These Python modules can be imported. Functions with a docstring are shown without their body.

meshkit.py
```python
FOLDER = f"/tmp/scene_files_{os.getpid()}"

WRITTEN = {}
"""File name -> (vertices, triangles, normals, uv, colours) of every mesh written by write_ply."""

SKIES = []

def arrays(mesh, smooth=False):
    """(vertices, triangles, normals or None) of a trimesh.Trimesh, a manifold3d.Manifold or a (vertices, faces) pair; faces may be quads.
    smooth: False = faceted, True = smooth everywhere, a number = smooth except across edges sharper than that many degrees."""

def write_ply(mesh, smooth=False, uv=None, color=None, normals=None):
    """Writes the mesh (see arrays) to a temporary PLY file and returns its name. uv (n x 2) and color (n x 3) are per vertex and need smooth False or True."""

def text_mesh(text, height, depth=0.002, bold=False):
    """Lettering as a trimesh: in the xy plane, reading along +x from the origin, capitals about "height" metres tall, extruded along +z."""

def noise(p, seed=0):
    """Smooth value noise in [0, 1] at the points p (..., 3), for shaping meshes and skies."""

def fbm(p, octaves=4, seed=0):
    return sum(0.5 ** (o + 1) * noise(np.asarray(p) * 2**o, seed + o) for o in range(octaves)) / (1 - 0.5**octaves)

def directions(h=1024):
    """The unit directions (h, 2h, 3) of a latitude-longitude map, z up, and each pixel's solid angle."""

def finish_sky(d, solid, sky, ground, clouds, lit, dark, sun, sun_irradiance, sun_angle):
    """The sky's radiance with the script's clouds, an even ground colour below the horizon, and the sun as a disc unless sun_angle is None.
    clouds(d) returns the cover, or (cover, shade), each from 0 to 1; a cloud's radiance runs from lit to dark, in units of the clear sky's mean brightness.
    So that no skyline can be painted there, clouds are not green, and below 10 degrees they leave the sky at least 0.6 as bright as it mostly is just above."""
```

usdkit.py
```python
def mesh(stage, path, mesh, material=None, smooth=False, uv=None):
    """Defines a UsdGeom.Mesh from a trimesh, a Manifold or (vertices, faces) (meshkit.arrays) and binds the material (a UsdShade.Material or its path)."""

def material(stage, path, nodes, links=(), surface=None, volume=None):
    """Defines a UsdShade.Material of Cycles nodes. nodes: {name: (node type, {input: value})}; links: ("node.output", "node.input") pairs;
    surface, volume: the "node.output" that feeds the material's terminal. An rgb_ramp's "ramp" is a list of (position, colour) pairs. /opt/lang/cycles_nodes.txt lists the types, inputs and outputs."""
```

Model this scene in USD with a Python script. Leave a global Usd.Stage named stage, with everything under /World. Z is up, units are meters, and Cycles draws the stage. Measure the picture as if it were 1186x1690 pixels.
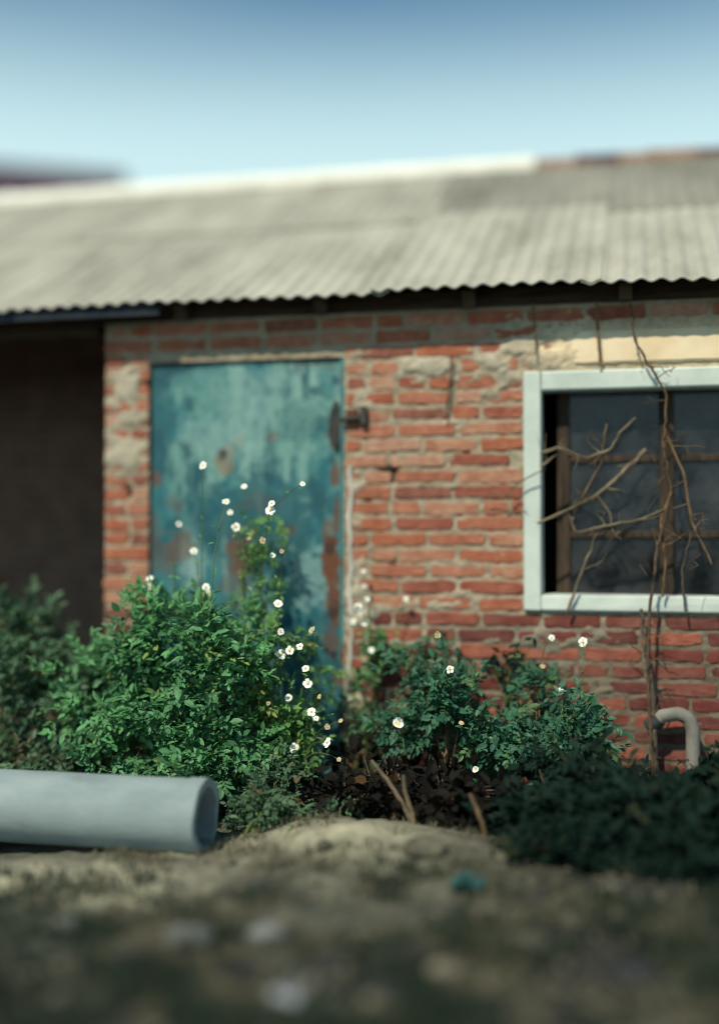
import math, random
import numpy as np
import trimesh
import usdkit
from meshkit import noise, fbm
from pxr import Usd, UsdGeom, UsdLux, UsdShade, Sdf, Gf, Vt

rng = np.random.default_rng(7)
R = random.Random(11)
stage = Usd.Stage.CreateInMemory()
UsdGeom.SetStageUpAxis(stage, UsdGeom.Tokens.z)
UsdGeom.SetStageMetersPerUnit(stage, 1.0)
UsdGeom.Xform.Define(stage, '/World')
UsdGeom.Scope.Define(stage, '/World/Looks')

# ------------------------------------------------------------------ camera
D, H_EYE, F = 4.8, 1.06, 1950.0               # metres to the wall, eye height, focal length in photo pixels
YAW, PITCH = math.atan(447 / F), math.atan(35 / F)
EYE = np.array([0.0, -D, H_EYE])
FWD = np.array([-math.sin(YAW) * math.cos(PITCH), math.cos(YAW) * math.cos(PITCH), math.sin(PITCH)])
RIGHT = np.array([math.cos(YAW), math.sin(YAW), 0.0])
UP = np.cross(RIGHT, FWD)
cam = UsdGeom.Camera.Define(stage, '/World/camera')
cam.CreateHorizontalApertureAttr(24.0)
cam.CreateVerticalApertureAttr(24.0 * 1024 / 718)
cam.CreateFocalLengthAttr(24.0 * F / 1186)
cam.CreateClippingRangeAttr(Gf.Vec2f(0.05, 2000))
M4 = np.eye(4); M4[0, :3] = RIGHT; M4[1, :3] = UP; M4[2, :3] = -FWD; M4[3, :3] = EYE
cam.AddTransformOp().Set(Gf.Matrix4d(M4.tolist()))
cam.CreateFocusDistanceAttr(4.34)
cam.CreateFStopAttr(24.0 * F / 1186 / 185.0)   # a very fast toy lens: 185 mm of open glass
cam.CreateExposureAttr(0.0)

# ------------------------------------------------------------------ sun and sky
SUN_AZ, SUN_EL = math.radians(180 + 20), math.radians(52)   # azimuth clockwise from +y
SUN = np.array([math.sin(SUN_AZ) * math.cos(SUN_EL), math.cos(SUN_AZ) * math.cos(SUN_EL), math.sin(SUN_EL)])
sun = UsdLux.DistantLight.Define(stage, '/World/sun')
sun.CreateNormalizeAttr(True)
sun.CreateIntensityAttr(1.15)
sun.CreateAngleAttr(0.5)
sun.CreateColorAttr(Gf.Vec3f(1.0, 0.92, 0.74))
zc = SUN; xc = np.cross([0, 0, 1.0], zc); xc /= np.linalg.norm(xc); yc = np.cross(zc, xc)
m = np.eye(4); m[0, :3] = xc; m[1, :3] = yc; m[2, :3] = zc
sun.AddTransformOp().Set(Gf.Matrix4d(m.tolist()))

dome = UsdLux.DomeLight.Define(stage, '/World/sky')
skymat = usdkit.material(stage, '/World/Looks/sky_air', {
    'sky': ('sky_texture', {'sky_type': 'single_scattering', 'sun_disc': False, 'sun_elevation': SUN_EL, 'sun_rotation': SUN_AZ,
                            'air_density': 1.0, 'aerosol_density': 0.6, 'ozone_density': 2.0}),
    'tc': ('texture_coordinate', {}),
    'sep': ('separate_xyz', {}),
    'haze': ('map_range', {'range_type': 'smoothstep', 'from_min': 0.28, 'from_max': 0.46, 'to_min': 0.97, 'to_max': 0.0, 'clamp': True}),
    'mp': ('mapping', {'mapping_type': 'point', 'rotation': (0.0, 0.55, 0.3), 'scale': (1.2, 2.0, 7.0)}),
    'nz': ('noise_texture', {'scale': 1.6, 'detail': 5, 'roughness': 0.55}),
    'wis': ('map_range', {'from_min': 0.46, 'from_max': 0.8, 'to_min': 0.0, 'to_max': 0.30, 'clamp': True}),
    'tint': ('mix_color', {'blend_type': 'multiply', 'fac': 1.0, 'b': (0.46, 1.2, 1.36), 'use_clamp': False}),
    'mx': ('mix_color', {'b': (9.0, 12.4, 12.8), 'use_clamp': False}),
    'mx2': ('mix_color', {'b': (6.5, 7.8, 8.6), 'use_clamp': False}),
    'bg': ('background_shader', {'strength': 0.072}),
}, [('tc.generated', 'sep.vector'), ('sep.z', 'haze.value'), ('tc.generated', 'mp.vector'), ('mp.vector', 'nz.vector'),
    ('nz.fac', 'wis.value'), ('wis.result', 'mx2.fac'), ('sky.color', 'tint.a'), ('tint.result', 'mx2.a'), ('haze.result', 'mx.fac'),
    ('mx2.result', 'mx.a'), ('mx.result', 'bg.color')], surface='bg.background')
UsdShade.MaterialBindingAPI.Apply(dome.GetPrim()).Bind(skymat)
dome.GetPrim().SetCustomDataByKey('kind', 'structure')
dome.GetPrim().SetCustomDataByKey('label', 'clear blue sky paling to white haze above the roof')


# ------------------------------------------------------------------ helpers
def W(u, v, y=0.0):
    """The point of the upright plane at depth y that photo pixel (u, v) shows."""
    d = FWD * F + RIGHT * (u - 593) - UP * (v - 845)
    return EYE + d * ((y + D) / d[1])


def G(u, v, z=0.0):
    d = FWD * F + RIGHT * (u - 593) - UP * (v - 845)
    return EYE + d * ((z - H_EYE) / d[2])


names = {}


def path_for(name, parent):
    base = (parent.GetPath().pathString if parent is not None else '/World') + '/' + name
    n = names.get(base, 0)
    names[base] = n + 1
    return base if n == 0 else f'{base}_{n:03d}'


def tag(p, label=None, cat=None, group=None, kind=None):
    for k, v in (('label', label), ('category', cat), ('group', group), ('kind', kind)):
        if v:
            p.SetCustomDataByKey(k, v)
    return p


def empty(name, parent=None, **k):
    return tag(UsdGeom.Xform.Define(stage, path_for(name, parent)).GetPrim(), **k)


def obj(name, mesh, mat, parent=None, smooth=False, color=None, **k):
    p = usdkit.mesh(stage, path_for(name, parent), mesh, LOOK[mat] if isinstance(mat, str) else mat, smooth)
    if color is not None:
        UsdGeom.PrimvarsAPI(p).CreatePrimvar('paint', Sdf.ValueTypeNames.Color3fArray, 'vertex').Set(Vt.Vec3fArray.FromNumpy(np.asarray(color, np.float32)))
    return tag(p.GetPrim(), **k)


def join(ms):
    vs, fs, n = [], [], 0
    for v, f in ms:
        vs.append(np.asarray(v, float)); fs.append(np.asarray(f, int) + n); n += len(v)
    return np.vstack(vs), np.vstack(fs)


def box(lo, hi, bev=0.0, jit=0.0, seed=0):
    lo, hi = np.array(lo, float), np.array(hi, float)
    if bev <= 0:
        b = trimesh.creation.box(hi - lo); v = np.array(b.vertices) + (lo + hi) / 2
        return v, np.array(b.faces)
    c, e = (lo + hi) / 2, (hi - lo) / 2
    pts = []
    for s in np.ndindex(2, 2, 2):
        s = np.array(s) * 2 - 1
        for k in range(3):
            q = e - bev; q[k] = e[k]
            pts.append(s * q)
    pts = np.array(pts)
    if jit:
        pts += np.random.default_rng(seed).normal(0, jit, pts.shape)
    h = trimesh.convex.convex_hull(pts)
    return np.array(h.vertices) + c, np.array(h.faces)


def tube(pts, r, n=6, cap=True):
    pts = np.asarray(pts, float)
    r = np.broadcast_to(np.asarray(r, float), (len(pts),))
    t = np.gradient(pts, axis=0); t /= np.maximum(np.linalg.norm(t, axis=1, keepdims=True), 1e-9)
    ref = np.array([0.31, 0.87, 0.2]) if abs(t[0, 1]) < 0.8 else np.array([1.0, 0.1, 0.2])
    a = np.cross(t, ref); a /= np.maximum(np.linalg.norm(a, axis=1, keepdims=True), 1e-9)
    b = np.cross(t, a)
    th = np.arange(n) / n * 2 * np.pi
    v = (pts[:, None] + r[:, None, None] * (np.cos(th)[None, :, None] * a[:, None] + np.sin(th)[None, :, None] * b[:, None])).reshape(-1, 3)
    f = []
    for i in range(len(pts) - 1):
        for j in range(n):
            p, q = i * n + j, i * n + (j + 1) % n
            f += [[p, q, q + n], [p, q + n, p + n]]
    if cap:
        k = len(v); v = np.vstack([v, pts[0], pts[-1]])
        e = (len(pts) - 1) * n
        for j in range(n):
            f += [[k, (j + 1) % n, j], [k + 1, e + j, e + (j + 1) % n]]
    return v, np.array(f)


def bez(a, c, b, n=7):
    t = np.linspace(0, 1, n)[:, None]
    return (1 - t) ** 2 * a + 2 * t * (1 - t) * c + t * t * b


def wobble(pts, amp, seed):
    pts = np.asarray(pts, float)
    s = np.random.default_rng(seed)
    return pts + s.normal(0, amp, pts.shape) * np.linspace(0.2, 1, len(pts))[:, None]


def resample(p, step=0.03):
    p = np.asarray(p, float)
    L = np.r_[0, np.cumsum(np.linalg.norm(np.diff(p, axis=0), axis=1))]
    x = np.linspace(0, L[-1], max(3, int(L[-1] / step)))
    return np.stack([np.interp(x, L, p[:, k]) for k in range(3)], 1)


def smoothstep(a, b, x):
    t = np.clip((x - a) / (b - a), 0, 1)
    return t * t * (3 - 2 * t)


def grid_faces(nx, ny, keep=None):
    i, j = np.meshgrid(np.arange(nx - 1), np.arange(ny - 1), indexing='ij')
    if keep is not None:
        i, j = i[keep], j[keep]
    a = (i * ny + j).ravel()
    q = np.stack([a, a + ny, a + ny + 1, a + 1], 1)
    return np.vstack([q[:, [0, 1, 2]], q[:, [0, 2, 3]]])


# ------------------------------------------------------------------ materials
LOOK = {}


def mottled(name, c1, c2, scale=8, rough=0.9, bump=0.3, bscale=60, bdist=0.004, c3=None, stretch=(1, 1, 1), spec=0.3, lo=0.35, hi=0.65):
    nodes = {
        'g': ('geometry', {}), 'mp': ('mapping', {'scale': stretch}),
        'n': ('noise_texture', {'scale': scale, 'detail': 6, 'roughness': 0.62}),
        'r': ('rgb_ramp', {'ramp': [(lo, c1), ((lo + hi) / 2, c3 or tuple((a + b) / 2 for a, b in zip(c1, c2))), (hi, c2)]}),
        'nb': ('noise_texture', {'scale': bscale, 'detail': 5, 'roughness': 0.65}),
        'b': ('bump', {'strength': bump, 'distance': bdist}),
        'p': ('principled_bsdf', {'roughness': rough, 'specular_ior_level': spec})}
    links = [('g.position', 'mp.vector'), ('mp.vector', 'n.vector'), ('n.fac', 'r.fac'), ('r.color', 'p.base_color'),
             ('mp.vector', 'nb.vector'), ('nb.fac', 'b.height'), ('b.normal', 'p.normal')]
    LOOK[name] = usdkit.material(stage, '/World/Looks/' + name, nodes, links, surface='p.BSDF')


def painted(name, rough=0.8, bump=0.3, bscale=80, bdist=0.003, spec=0.3, translucent=0.0, grain=0.25, gscale=40):
    nodes = {
        'g': ('geometry', {}), 'at': ('attribute', {'attribute': 'paint'}),
        'n': ('noise_texture', {'scale': gscale, 'detail': 5, 'roughness': 0.65}),
        'mr': ('map_range', {'from_min': 0.25, 'from_max': 0.75, 'to_min': 1 - grain, 'to_max': 1 + grain, 'clamp': False}),
        'mul': ('vector_math', {'math_type': 'scale'}),
        'nb': ('noise_texture', {'scale': bscale, 'detail': 5, 'roughness': 0.6}),
        'b': ('bump', {'strength': bump, 'distance': bdist}),
        'p': ('principled_bsdf', {'roughness': rough, 'specular_ior_level': spec})}
    links = [('g.position', 'n.vector'), ('n.fac', 'mr.value'), ('at.color', 'mul.vector1'), ('mr.result', 'mul.scale'), ('mul.vector', 'p.base_color'),
             ('g.position', 'nb.vector'), ('nb.fac', 'b.height'), ('b.normal', 'p.normal')]
    out = 'p.BSDF'
    if translucent:
        nodes['tr'] = ('translucent_bsdf', {})
        nodes['mix'] = ('mix_closure', {'fac': translucent})
        links += [('mul.vector', 'tr.color'), ('p.BSDF', 'mix.closure1'), ('tr.BSDF', 'mix.closure2')]
        out = 'mix.closure'
    LOOK[name] = usdkit.material(stage, '/World/Looks/' + name, nodes, links, surface=out)


BRICKS = [((.34, .10, .060), (.46, .19, .12)), ((.30, .075, .048), (.40, .13, .085)), ((.40, .135, .082), (.50, .23, .155)), ((.25, .06, .042), (.36, .11, .075)),
          ((.42, .17, .11), (.52, .31, .22)), ((.36, .095, .05), (.44, .16, .09)), ((.44, .22, .16), (.54, .36, .27)), ((.20, .06, .05), (.33, .12, .09))]
for i, (a, b) in enumerate(BRICKS):
    a, b = np.array(a) * (1.0, .90, .80), np.array(b) * (1.0, .90, .80)
    a, b = tuple(np.array(a) * .74 + np.array((.26, .19, .14)) * .12), tuple(np.array(b) * .78 + np.array((.36, .27, .19)) * .14)
    mottled(f'fired_brick_{i}', a, b, scale=17, bump=0.8, bscale=75, bdist=0.005, lo=0.36, hi=0.68)
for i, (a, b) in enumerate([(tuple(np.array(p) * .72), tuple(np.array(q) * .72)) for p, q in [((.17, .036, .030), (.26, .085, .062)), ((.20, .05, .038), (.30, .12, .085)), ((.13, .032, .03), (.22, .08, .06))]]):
    mottled(f'shaded_brick_{i}', a, b, scale=12, bump=0.5, bscale=70, bdist=0.004)  # low courses: deeper red brick, with vignette darkening multiplied into its colours
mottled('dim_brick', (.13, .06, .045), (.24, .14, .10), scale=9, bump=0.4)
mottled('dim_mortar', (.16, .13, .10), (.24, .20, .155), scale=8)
painted('mortar', rough=0.95, bump=0.6, bscale=90, bdist=0.005, grain=0.3, gscale=30)
mottled('lime_plaster', (.40, .38, .32), (.62, .60, .53), scale=9, bump=0.5, bscale=50)
mottled('cream_plaster', (.74, .58, .37), (.84, .71, .50), scale=4, bump=0.3, bscale=40)
mottled('window_paint', (.47, .53, .48), (.60, .66, .60), scale=5, bump=0.2, bscale=40, rough=0.6)
for i, k in enumerate((.90, 0.82, .94, .56)):
    mottled(f'cement_sheet_{i}', (.25 * k, .24 * k, .195 * k), (.485 * k, .468 * k, .39 * k), scale=2.2, bump=0.35, bscale=45, c3=(.385 * k, .372 * k, .307 * k), stretch=(1.6, .5, .8), lo=.28, hi=.7)
mottled('pale_ridge', (.74, .73, .64), (.85, .84, .75), scale=5, bump=0.3)
mottled('terracotta', (.22, .115, .075), (.44, .31, .21), scale=5, bump=0.4)
mottled('dark_terracotta', (.06, .03, .035), (.14, .075, .07), scale=6, bump=0.4)
mottled('old_timber', (.05, .033, .022), (.11, .075, .05), scale=6, stretch=(1, 1, 8), bump=0.4)
mottled('sash_wood', (.022, .016, .012), (.07, .046, .03), scale=8, stretch=(6, 1, .8), bump=0.4)
mottled('fascia', (.014, .019, .028), (.032, .042, .056), scale=4)
painted('door_paint', rough=0.55, bump=0.25, bscale=60, bdist=0.002, grain=0.14, gscale=70, spec=0.4)
mottled('rusty_iron', (.035, .02, .014), (.15, .065, .03), scale=25, bump=0.5, rough=0.8)
mottled('dark_iron', (.02, .022, .024), (.06, .05, .045), scale=20, bump=0.4, rough=0.7)
mottled('pipe_cement', (.12, .155, .155), (.275, .33, .33), scale=5, bump=0.4, bscale=60, stretch=(.45, 1, 1), c3=(.21, .26, .265), lo=.25, hi=.7)
mottled('pipe_inside', (.22, .25, .28), (.34, .37, .4), scale=4)
mottled('bent_pipe', (.15, .145, .125), (.25, .235, .205), scale=8)
mottled('room_dark', (.03, .03, .033), (.06, .058, .06), scale=3)
painted('soil', rough=0.97, bump=0.9, bscale=45, bdist=0.012, grain=0.35, gscale=25)
painted('leaf', rough=0.5, bump=0.0, grain=0.2, gscale=30, translucent=0.3, spec=0.35)
painted('dark_leaf', rough=0.8, bump=0.0, grain=0.2, gscale=30, translucent=0.15, spec=0.06)
painted('grass_blade', rough=0.7, bump=0.0, grain=0.2, translucent=0.25)
mottled('green_stem', (.07, .11, .035), (.13, .17, .06), scale=20)
mottled('brown_stem', (.10, .06, .03), (.2, .13, .07), scale=20)
mottled('dry_vine', (.085, .065, .042), (.21, .165, .105), scale=12, bump=0.5)
mottled('vine_stem', (.05, .034, .022), (.13, .085, .052), scale=12, bump=0.5)
mottled('dead_stem', (.05, .04, .03), (.13, .1, .07), scale=18, bump=0.5)
mottled('petal', (.78, .78, .70), (.86, .86, .80), scale=30, rough=0.6)
mottled('flower_heart', (.55, .42, .06), (.68, .54, .12), scale=60)
mottled('wilted', (.34, .28, .16), (.5, .42, .26), scale=60)
mottled('rubble', (.07, .075, .075), (.21, .22, .21), scale=9, bump=0.7, bscale=30)
mottled('brown_stone', (.06, .055, .04), (.17, .155, .11), scale=8, bump=0.7, bscale=30)
mottled('dark_stone', (.015, .017, .02), (.05, .052, .055), scale=8, bump=0.7, bscale=30)
mottled('white_litter', (.25, .28, .30), (.42, .45, .46), scale=9)
mottled('teal_litter', (.012, .05, .05), (.03, .10, .095), scale=9)
mottled('far_tile', (.045, .028, .045), (.085, .06, .085), scale=3)
mottled('far_wall', (.35, .3, .26), (.45, .4, .35), scale=2)
LOOK['pane_glass'] = usdkit.material(stage, '/World/Looks/pane_glass', {
    't': ('transparent_bsdf', {'color': (.55, .57, .6)}), 'gl': ('glossy_bsdf', {'color': (.8, .85, .9), 'roughness': 0.12}),
    'df': ('diffuse_bsdf', {'color': (.16, .16, .16)}), 'ge': ('geometry', {}), 'nz': ('noise_texture', {'scale': 7, 'detail': 5, 'roughness': .6}), 'nm': ('map_range', {'from_min': .35, 'from_max': .75, 'to_min': .02, 'to_max': .30, 'clamp': True}), 'fr': ('fresnel', {'IOR': 1.4}),
    'm1': ('mix_closure', {'fac': 0.06}), 'm2': ('mix_closure', {})},
    [('ge.position', 'nz.vector'), ('nz.fac', 'nm.value'), ('nm.result', 'm1.fac'), ('t.BSDF', 'm1.closure1'), ('df.BSDF', 'm1.closure2'), ('m1.closure', 'm2.closure1'), ('gl.BSDF', 'm2.closure2'), ('fr.fac', 'm2.fac')], surface='m2.closure')

# ------------------------------------------------------------------ ground
MOUND = G(590, 1412)


def ground_z(x, y):
    x, y = np.asarray(x, float), np.asarray(y, float)
    p = np.stack([x, y, np.zeros_like(x)], -1)
    near = np.exp(-((x + 1.2) / 6) ** 2 - ((y + 2) / 5) ** 2)
    z = near * (0.06 * (fbm(p * 2.2, 4, 3) - 0.5) + 0.06 * (fbm(p * 8, 4, 5) - 0.5))
    z += 0.10 * np.exp(-(((x - MOUND[0]) / 0.36) ** 2 + ((y - MOUND[1] - 0.08) / 0.26) ** 2))
    z += 0.03 * np.exp(-(((x - MOUND[0] - .55) / 0.5) ** 2 + ((y - MOUND[1] + .1) / 0.3) ** 2))
    pp = G(200, 1400)
    z -= 0.03 * np.exp(-((y - pp[1] - 0.03) / 0.14) ** 2) * smoothstep(-1.6, -1.9, x)
    return z


def graded(lo, hi, step, far, k=1.35):
    out, s, a = list(np.arange(lo, hi + step / 2, step)), step, hi
    while a < far:
        s *= k; a += s; out.append(a)
    s, a = step, lo
    while a > -far:
        s *= k; a -= s; out.insert(0, a)
    return np.array(out)


gx, gy = graded(-4.4, 1.6, 0.025, 160), graded(-3.9, 0.6, 0.025, 160)
X, Y = np.meshgrid(gx, gy, indexing='ij')
Z = ground_z(X, Y)
P = np.stack([X, Y, np.zeros_like(X)], -1)
n1, n2, n3 = fbm(P * 1.7, 4, 21), fbm(P * 5.5, 4, 22), fbm(P * 17, 3, 23)
pale, tan, dark, moss = np.array([.37, .35, .245]), np.array([.09, .09, .068]), np.array([.011, .012, .013]), np.array([.02, .032, .02])
sandy = np.exp(-(((X - MOUND[0] + .1) / .62) ** 2 + ((Y - MOUND[1] - .02) / .34) ** 2))
strip = np.exp(-((Y - G(120, 1460)[1]) / 0.24) ** 2) * smoothstep(-1.0, -1.5, X)
t_pale = np.clip(sandy * 0.95 + strip * 1.15 + (n2 - .5) * 0.9 - 0.1, 0, 1)
near_dark = smoothstep(-1.35, -2.1, Y)                                    # vignette darkness put into the soil colour away from the house
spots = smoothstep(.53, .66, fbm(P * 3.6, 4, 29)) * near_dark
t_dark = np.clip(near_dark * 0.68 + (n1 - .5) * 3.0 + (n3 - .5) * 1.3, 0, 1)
under = smoothstep(-0.95, -0.6, Y)                                         # darker brown ground towards the wall, beneath the plants
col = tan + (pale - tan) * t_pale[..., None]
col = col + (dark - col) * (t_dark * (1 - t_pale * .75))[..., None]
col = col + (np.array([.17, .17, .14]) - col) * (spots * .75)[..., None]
col = col * (1 - .68 * smoothstep(-1.75, -2.4, Y))[..., None]  # vignette painted into the soil nearest the camera
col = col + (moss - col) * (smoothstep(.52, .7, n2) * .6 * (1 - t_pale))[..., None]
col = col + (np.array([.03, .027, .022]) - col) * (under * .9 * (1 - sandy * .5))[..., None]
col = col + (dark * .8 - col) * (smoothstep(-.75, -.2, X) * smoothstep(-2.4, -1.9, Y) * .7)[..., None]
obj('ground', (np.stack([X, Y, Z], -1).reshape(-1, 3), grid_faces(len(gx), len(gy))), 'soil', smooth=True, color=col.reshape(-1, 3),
    kind='structure', label='bare uneven earth, pale and sandy by the pipe, with vignette darkness painted in front')

# ------------------------------------------------------------------ the brick shed
shed = empty('brick_shed', label='low red brick shed with corrugated grey roof, teal door and white window', cat='shed')
XL, XR = W(173, 800)[0], 1.55
ROOF_Y0 = -0.15
EAVE_Z = W(700, 480, ROOF_Y0)[2]
SLOPE = math.radians(27)
RIDGE_D = 2.28
WALL_TOP = EAVE_Z - 0.045
PLATE_TOP = EAVE_Z + 0.035
DOOR = (W(246, 800)[0], W(569, 800)[0], 0.0, W(500, 592)[2])
WIN = (W(864, 800)[0], W(864, 800)[0] + 1.30, W(900, 1008)[2], W(900, 613)[2])
COURSE = .0649
z_ref = W(620, 607.7)[2]
LINT = (W(950, 560)[0], XR, W(1000, 608)[2] + .004, W(1000, 533)[2])
wall = empty('wall', shed)


# bricks, laid course by course
def brick_mesh(x0, x1, z0, z1, front, back, seed):
    s = np.random.default_rng(seed)
    w, h = x1 - x0, z1 - z0
    nx = 3 if w > .15 else 2
    top = [(x0 + w * (k + 1) / (nx + 1), z1) for k in range(nx)][::-1]
    bot = [(x0 + w * (k + 1) / (nx + 1), z0) for k in range(nx)]
    c = min(.010, h * .2)
    out = [(x0, z0 + c), (x0 + c, z0)] + bot + [(x1 - c, z0), (x1, z0 + c), (x1, z1 - c), (x1 - c, z1)] + top + [(x0 + c, z1), (x0, z1 - c)]
    out = np.array(out) + s.normal(0, .0030, (len(out), 2))
    cen = out.mean(0); n = len(out)
    inn = cen + (out - cen) * np.array([1 - .007 / w, 1 - .007 / h])
    tilt = s.normal(0, .012, 2)
    dep = front + (inn - cen) @ tilt
    v = np.vstack([np.c_[inn[:, 0], dep + s.normal(0, .0008, n), inn[:, 1]], np.c_[out[:, 0], np.full(n, front + .0035) + np.abs(s.normal(0, .0015, n)), out[:, 1]],
                   np.c_[out[:, 0], np.full(n, back), out[:, 1]], [[cen[0], front - s.uniform(0, .001), cen[1]]]])
    f = []
    for k in range(n):
        q = (k + 1) % n
        f += [[3 * n, k, q], [k, n + k, n + q], [k, n + q, q], [n + k, 2 * n + k, 2 * n + q], [n + k, 2 * n + q, n + q]]
    return v, np.array(f)


k0 = int(math.floor((0 - z_ref) / COURSE))
k1 = int(math.ceil((WALL_TOP - z_ref) / COURSE))
n_brick = 0
joint = .0145
for k in range(k0, k1 + 1):
    zc = z_ref + k * COURSE
    z0, z1 = zc - COURSE / 2 + joint / 2, zc + COURSE / 2 - joint / 2
    if z1 < -.03 or z0 > WALL_TOP - .01:
        continue
    z1 = min(z1, WALL_TOP - .003)
    spans = [(XL, XR)]
    for (a, b, lo, hi) in ((DOOR[0] - .004, DOOR[1] + .006, -1, DOOR[3] + .006), (WIN[0] - .004, WIN[1] + .004, WIN[2] - .004, WIN[3] + .004)):
        if z1 > lo and z0 < hi:
            spans = [s for x, y in spans for s in ((x, min(y, a)), (max(x, b), y)) if s[1] - s[0] > .02]
    for (a, b) in spans:
        x = a - (0.13 if k % 2 else 0.0) - (R.uniform(0, .06) if a > XL + .1 else 0)
        first = True
        while x < b - .03:
            L = .228 if R.random() > .24 else .108
            L += R.gauss(0, .006)
            s, e = max(x, a), min(x + L, b)
            if b - e < .05:
                e = b
            x = x + L + joint + R.uniform(-.002, .006) if e < b else b
            if e - s < .035:
                continue
            zz0, zz1 = z0 + R.gauss(0, .0016), z1 + R.gauss(0, .0016)
            if s > LINT[0] - .02 and zz0 > LINT[2] - .01 and zz1 < LINT[3] + .01:
                continue
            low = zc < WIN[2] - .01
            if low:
                mt = f'shaded_brick_{R.randrange(3)}' if R.random() < (.85 if s > -.6 else .55) else f'fired_brick_{R.choice([1, 3, 7])}'
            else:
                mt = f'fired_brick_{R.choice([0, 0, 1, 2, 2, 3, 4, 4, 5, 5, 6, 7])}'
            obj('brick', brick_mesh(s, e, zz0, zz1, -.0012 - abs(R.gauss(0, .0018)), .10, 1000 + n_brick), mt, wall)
            n_brick += 1
print('bricks', n_brick)

# the bed of mortar with its smears and missing joints
mx, mz = np.arange(XL + .002, XR, .007), np.arange(-.15, WALL_TOP, .0065)
MX, MZ = np.meshgrid(mx, mz, indexing='ij')
MP = np.stack([MX, np.zeros_like(MX), MZ], -1)
dep = .0018 + (fbm(MP * 38, 3, 41) - .5) * .012
smear = np.zeros_like(MX)
for (u, v, ru, rv, a) in ((700, 605, 90, 26, .7), (800, 592, 80, 28, .6), (600, 660, 26, 30, .6), (840, 620, 40, 30, .5), (210, 650, 40, 70, .75), (205, 745, 40, 40, .7),
                          (215, 590, 26, 26, .5), (586, 800, 16, 60, .5), (590, 960, 20, 60, .6), (600, 1010, 30, 30, .6), (720, 955, 50, 20, .35), (640, 1060, 120, 8, .3), (900, 1050, 80, 30, .4), (930, 1090, 60, 40, .45),
                          (740, 700, 60, 14, .2), (720, 995, 60, 10, .4), (600, 1170, 24, 40, .6), (950, 1190, 60, 50, .4), (880, 570, 60, 30, .9), (930, 570, 60, 36, 1.0)):
    c, r = W(u, v), (W(u + ru, v)[0] - W(u, v)[0], W(u, v)[2] - W(u, v + rv)[2])
    smear = np.maximum(smear, a * np.exp(-((MX - c[0]) / r[0]) ** 2 - ((MZ - c[2]) / r[1]) ** 2))
blot = fbm(MP * np.array([9, 1, 16]), 4, 43)
dep -= .0175 * np.clip(smear * 1.25 + (blot - .62) * 2.0 * (smear > .03), 0, 1) * smoothstep(.34, .6, blot + smear * .3)
dep -= .008 * smoothstep(.74, .9, fbm(MP * np.array([7, 1, 12]), 4, 47))
dep = np.maximum(dep, -.0125)
for (u, v, ru, rv) in ((603, 717, 4, 9), (648, 783, 5, 14), (606, 819, 6, 8), (696, 813, 7, 7), (711, 813, 6, 7), (648, 940, 6, 9), (694, 661, 7, 8), (650, 740, 4, 8), (769, 741, 5, 9), (700, 762, 5, 8), (640, 775, 16, 4),
                       (600, 893, 5, 5), (210, 812, 7, 10), (238, 640, 8, 12), (206, 888, 6, 6), (760, 842, 4, 8)):
    c, r = W(u, v), (W(u + ru, v)[0] - W(u, v)[0], W(u, v)[2] - W(u, v + rv)[2])
    dep += .035 * np.exp(-((MX - c[0]) / r[0]) ** 4 - ((MZ - c[2]) / r[1]) ** 4)
cx, cz = (MX[:-1, :-1] + .0035), (MZ[:-1, :-1] + .003)
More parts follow.
